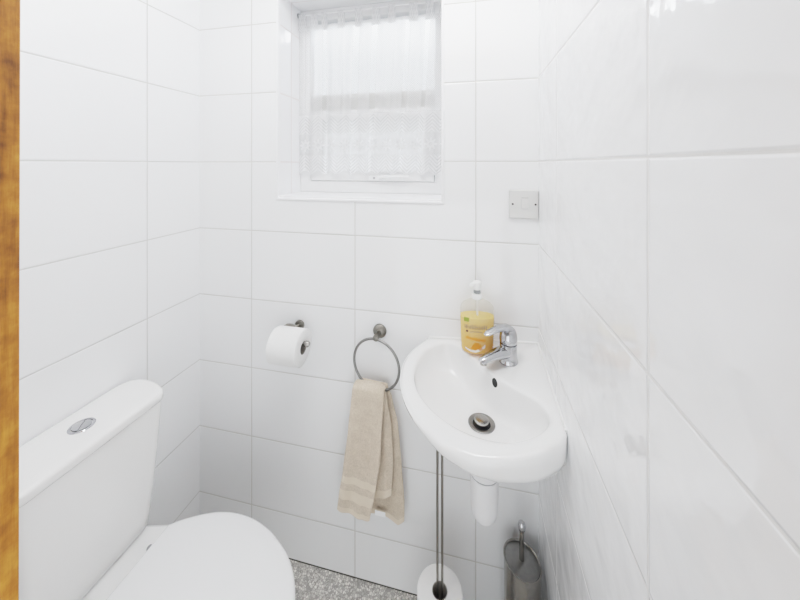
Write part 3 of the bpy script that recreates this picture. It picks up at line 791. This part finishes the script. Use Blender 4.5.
# ------------------------------------------------------------------ toilet brush in its steel holder
qx, qy, qr = 1.156, -.090, .0485
br = thing('toilet_brush', 'steel toilet brush in a round steel holder below the basin', 'toilet brush', (qx, qy, 0))
def slz(x, y): return .308-.16*(x-qx)+.02*(y-qy)
NQ = 56
def cring(r, f): return [(qx+r*math.cos(2*PI*k/NQ), qy+r*math.sin(2*PI*k/NQ), f(qx+r*math.cos(2*PI*k/NQ), qy+r*math.sin(2*PI*k/NQ))) for k in range(NQ)]
MB().loft([cring(qr+.003, lambda x, y: .0005), cring(qr+.003, lambda x, y: .012), cring(qr, lambda x, y: .014), cring(qr, lambda x, y: slz(x, y)-.004)], True, False).build('holder', M['steel'], br, angle=40)
MB().loft([cring(qr+.0002, lambda x, y: slz(x, y)-.005), cring(qr+.0022, lambda x, y: slz(x, y)-.003), cring(qr+.0022, lambda x, y: slz(x, y)), cring(qr-.0005, lambda x, y: slz(x, y)+.001), cring(qr-.003, lambda x, y: slz(x, y)-.002)], False, False).build('rim', M['steel'], br)
MB().loft([cring(qr-.0025, lambda x, y: slz(x, y)-.0035), cring(qr-.004, lambda x, y: slz(x, y)-.0025), cring(.010, lambda x, y: slz(x, y)-.0025)], True, True).build('lid_plate', M['steel_dark'], br)
hx, hy = qx-.001, qy+.004; hz = slz(hx, hy)
MB().lathe([(.0068,hz-.003),(.0068,hz+.075),(.0072,hz+.078)], (hx, hy, 0), n=24).build('handle', M['steel'], br)
MB().lathe([(.0072,hz+.078),(.0098,hz+.082),(.0105,hz+.090),(.0092,hz+.098),(.0055,hz+.102)], (hx, hy, 0), n=28).build('handle_knob', M['chrome'], br)

# ------------------------------------------------------------------ switch plate
sw = thing('switch_plate', 'square off white rocker switch on the back wall by the corner', 'switch', (1.172, 0, 1.25))
MB().box((1.1300,-.009,1.2495), (1.2140,-.0005,1.3365)).build('plate', M['switch'], sw, smooth=False, bevel=.003)
MB().box((1.1660,-.0112,1.2795), (1.1862,-.0085,1.3115)).build('rocker', M['switch'], sw, smooth=False, bevel=.0015)
MB().box((1.1660,-.0095,1.3122), (1.1862,-.0085,1.3134)).build('rocker_gap', M['clear_grey'], sw, smooth=False)
for x in (1.1405, 1.2060):
    MB().lathe([(.0030,0),(.0030,.0008),(.0010,.0004)], (x,-.0088,1.2932), (0,-1,0), 16).build('screw', M['ink_dark'], sw)

# ------------------------------------------------------------------ light, world, camera
def area(name, loc, rot, size, power, col=(1,1,1), sy=None, shape='RECTANGLE'):
    l = bpy.data.lights.new(name, 'AREA'); l.energy = power; l.color = col; l.shape = shape; l.size = size; l.size_y = sy or size
    o = bpy.data.objects.new(name, l); COL.objects.link(o); o.location = loc; o.rotation_euler = rot; return o
area('ceiling_lamp', (.80, -.60, 2.38), (0, 0, 0), .7, 6.1, (.985, .99, 1), sy=.35)
area('fill_light', (1.0, -1.25, .60), (PI/2, 0, math.radians(18)), 1.2, 5.0, (.92, .962, 1.0), sy=1.1)  # added soft fill at the doorway to lift the lower walls, no real fixture
area('window_daylight', (.63, .85, 2.75), (math.radians(-42), 0, 0), 1.1, 36, (.93, .97, 1.0))
w = bpy.data.worlds.new('sky'); bpy.context.scene.world = w; w.use_nodes = True
bg = w.node_tree.nodes['Background']; bg.inputs[0].default_value = (.95, .975, 1, 1)
# overcast sky: brighter towards the zenith
wn_ = w.node_tree.nodes; tcw = wn_.new('ShaderNodeTexCoord'); spw = wn_.new('ShaderNodeSeparateXYZ'); mrw = wn_.new('ShaderNodeMapRange')
w.node_tree.links.new(tcw.outputs['Generated'], spw.inputs[0]); w.node_tree.links.new(spw.outputs[2], mrw.inputs[0])
mrw.interpolation_type = 'SMOOTHSTEP'
for k_, v_ in enumerate((.26, .85, .98, 6.0)): mrw.inputs[1+k_].default_value = v_
w.node_tree.links.new(mrw.outputs[0], bg.inputs[1])

cam = bpy.data.cameras.new('camera'); co = bpy.data.objects.new('camera', cam); COL.objects.link(co)
co.location = (1.0137, -1.0434, 1.4149); co.rotation_euler = (PI/2, 0, .2145)
cam.sensor_width = 36; cam.lens = 36*322.19/800; cam.shift_y = -(300-164.18)/800; cam.clip_start = .01
sc = bpy.context.scene; sc.camera = co
sc.view_settings.view_transform = 'Standard'; sc.view_settings.look = 'None'; sc.view_settings.exposure = 0.06
vs_ = sc.view_settings; vs_.use_curve_mapping = True          # soft shoulder, as the photo's own tone curve
cm = vs_.curve_mapping; cm.white_level = (2, 2, 2); cv = cm.curves[3]
for px_, py_ in ((.04,.065),(.1,.18),(.2,.35),(.26,.43),(.35,.53),(.46,.615),(.55,.668),(.7,.735),(1.0,.845),(1.5,.91)): cv.points.new(px_/2, py_)
cv.points[0].location = (0, 0); cv.points[-1].location = (1, .945); cm.update()
sc.cycles.max_bounces = 12; sc.cycles.diffuse_bounces = 8; sc.cycles.glossy_bounces = 5; sc.cycles.transparent_max_bounces = 16
sc.cycles.caustics_reflective = False; sc.cycles.caustics_refractive = False
sc.cycles.use_denoising = True
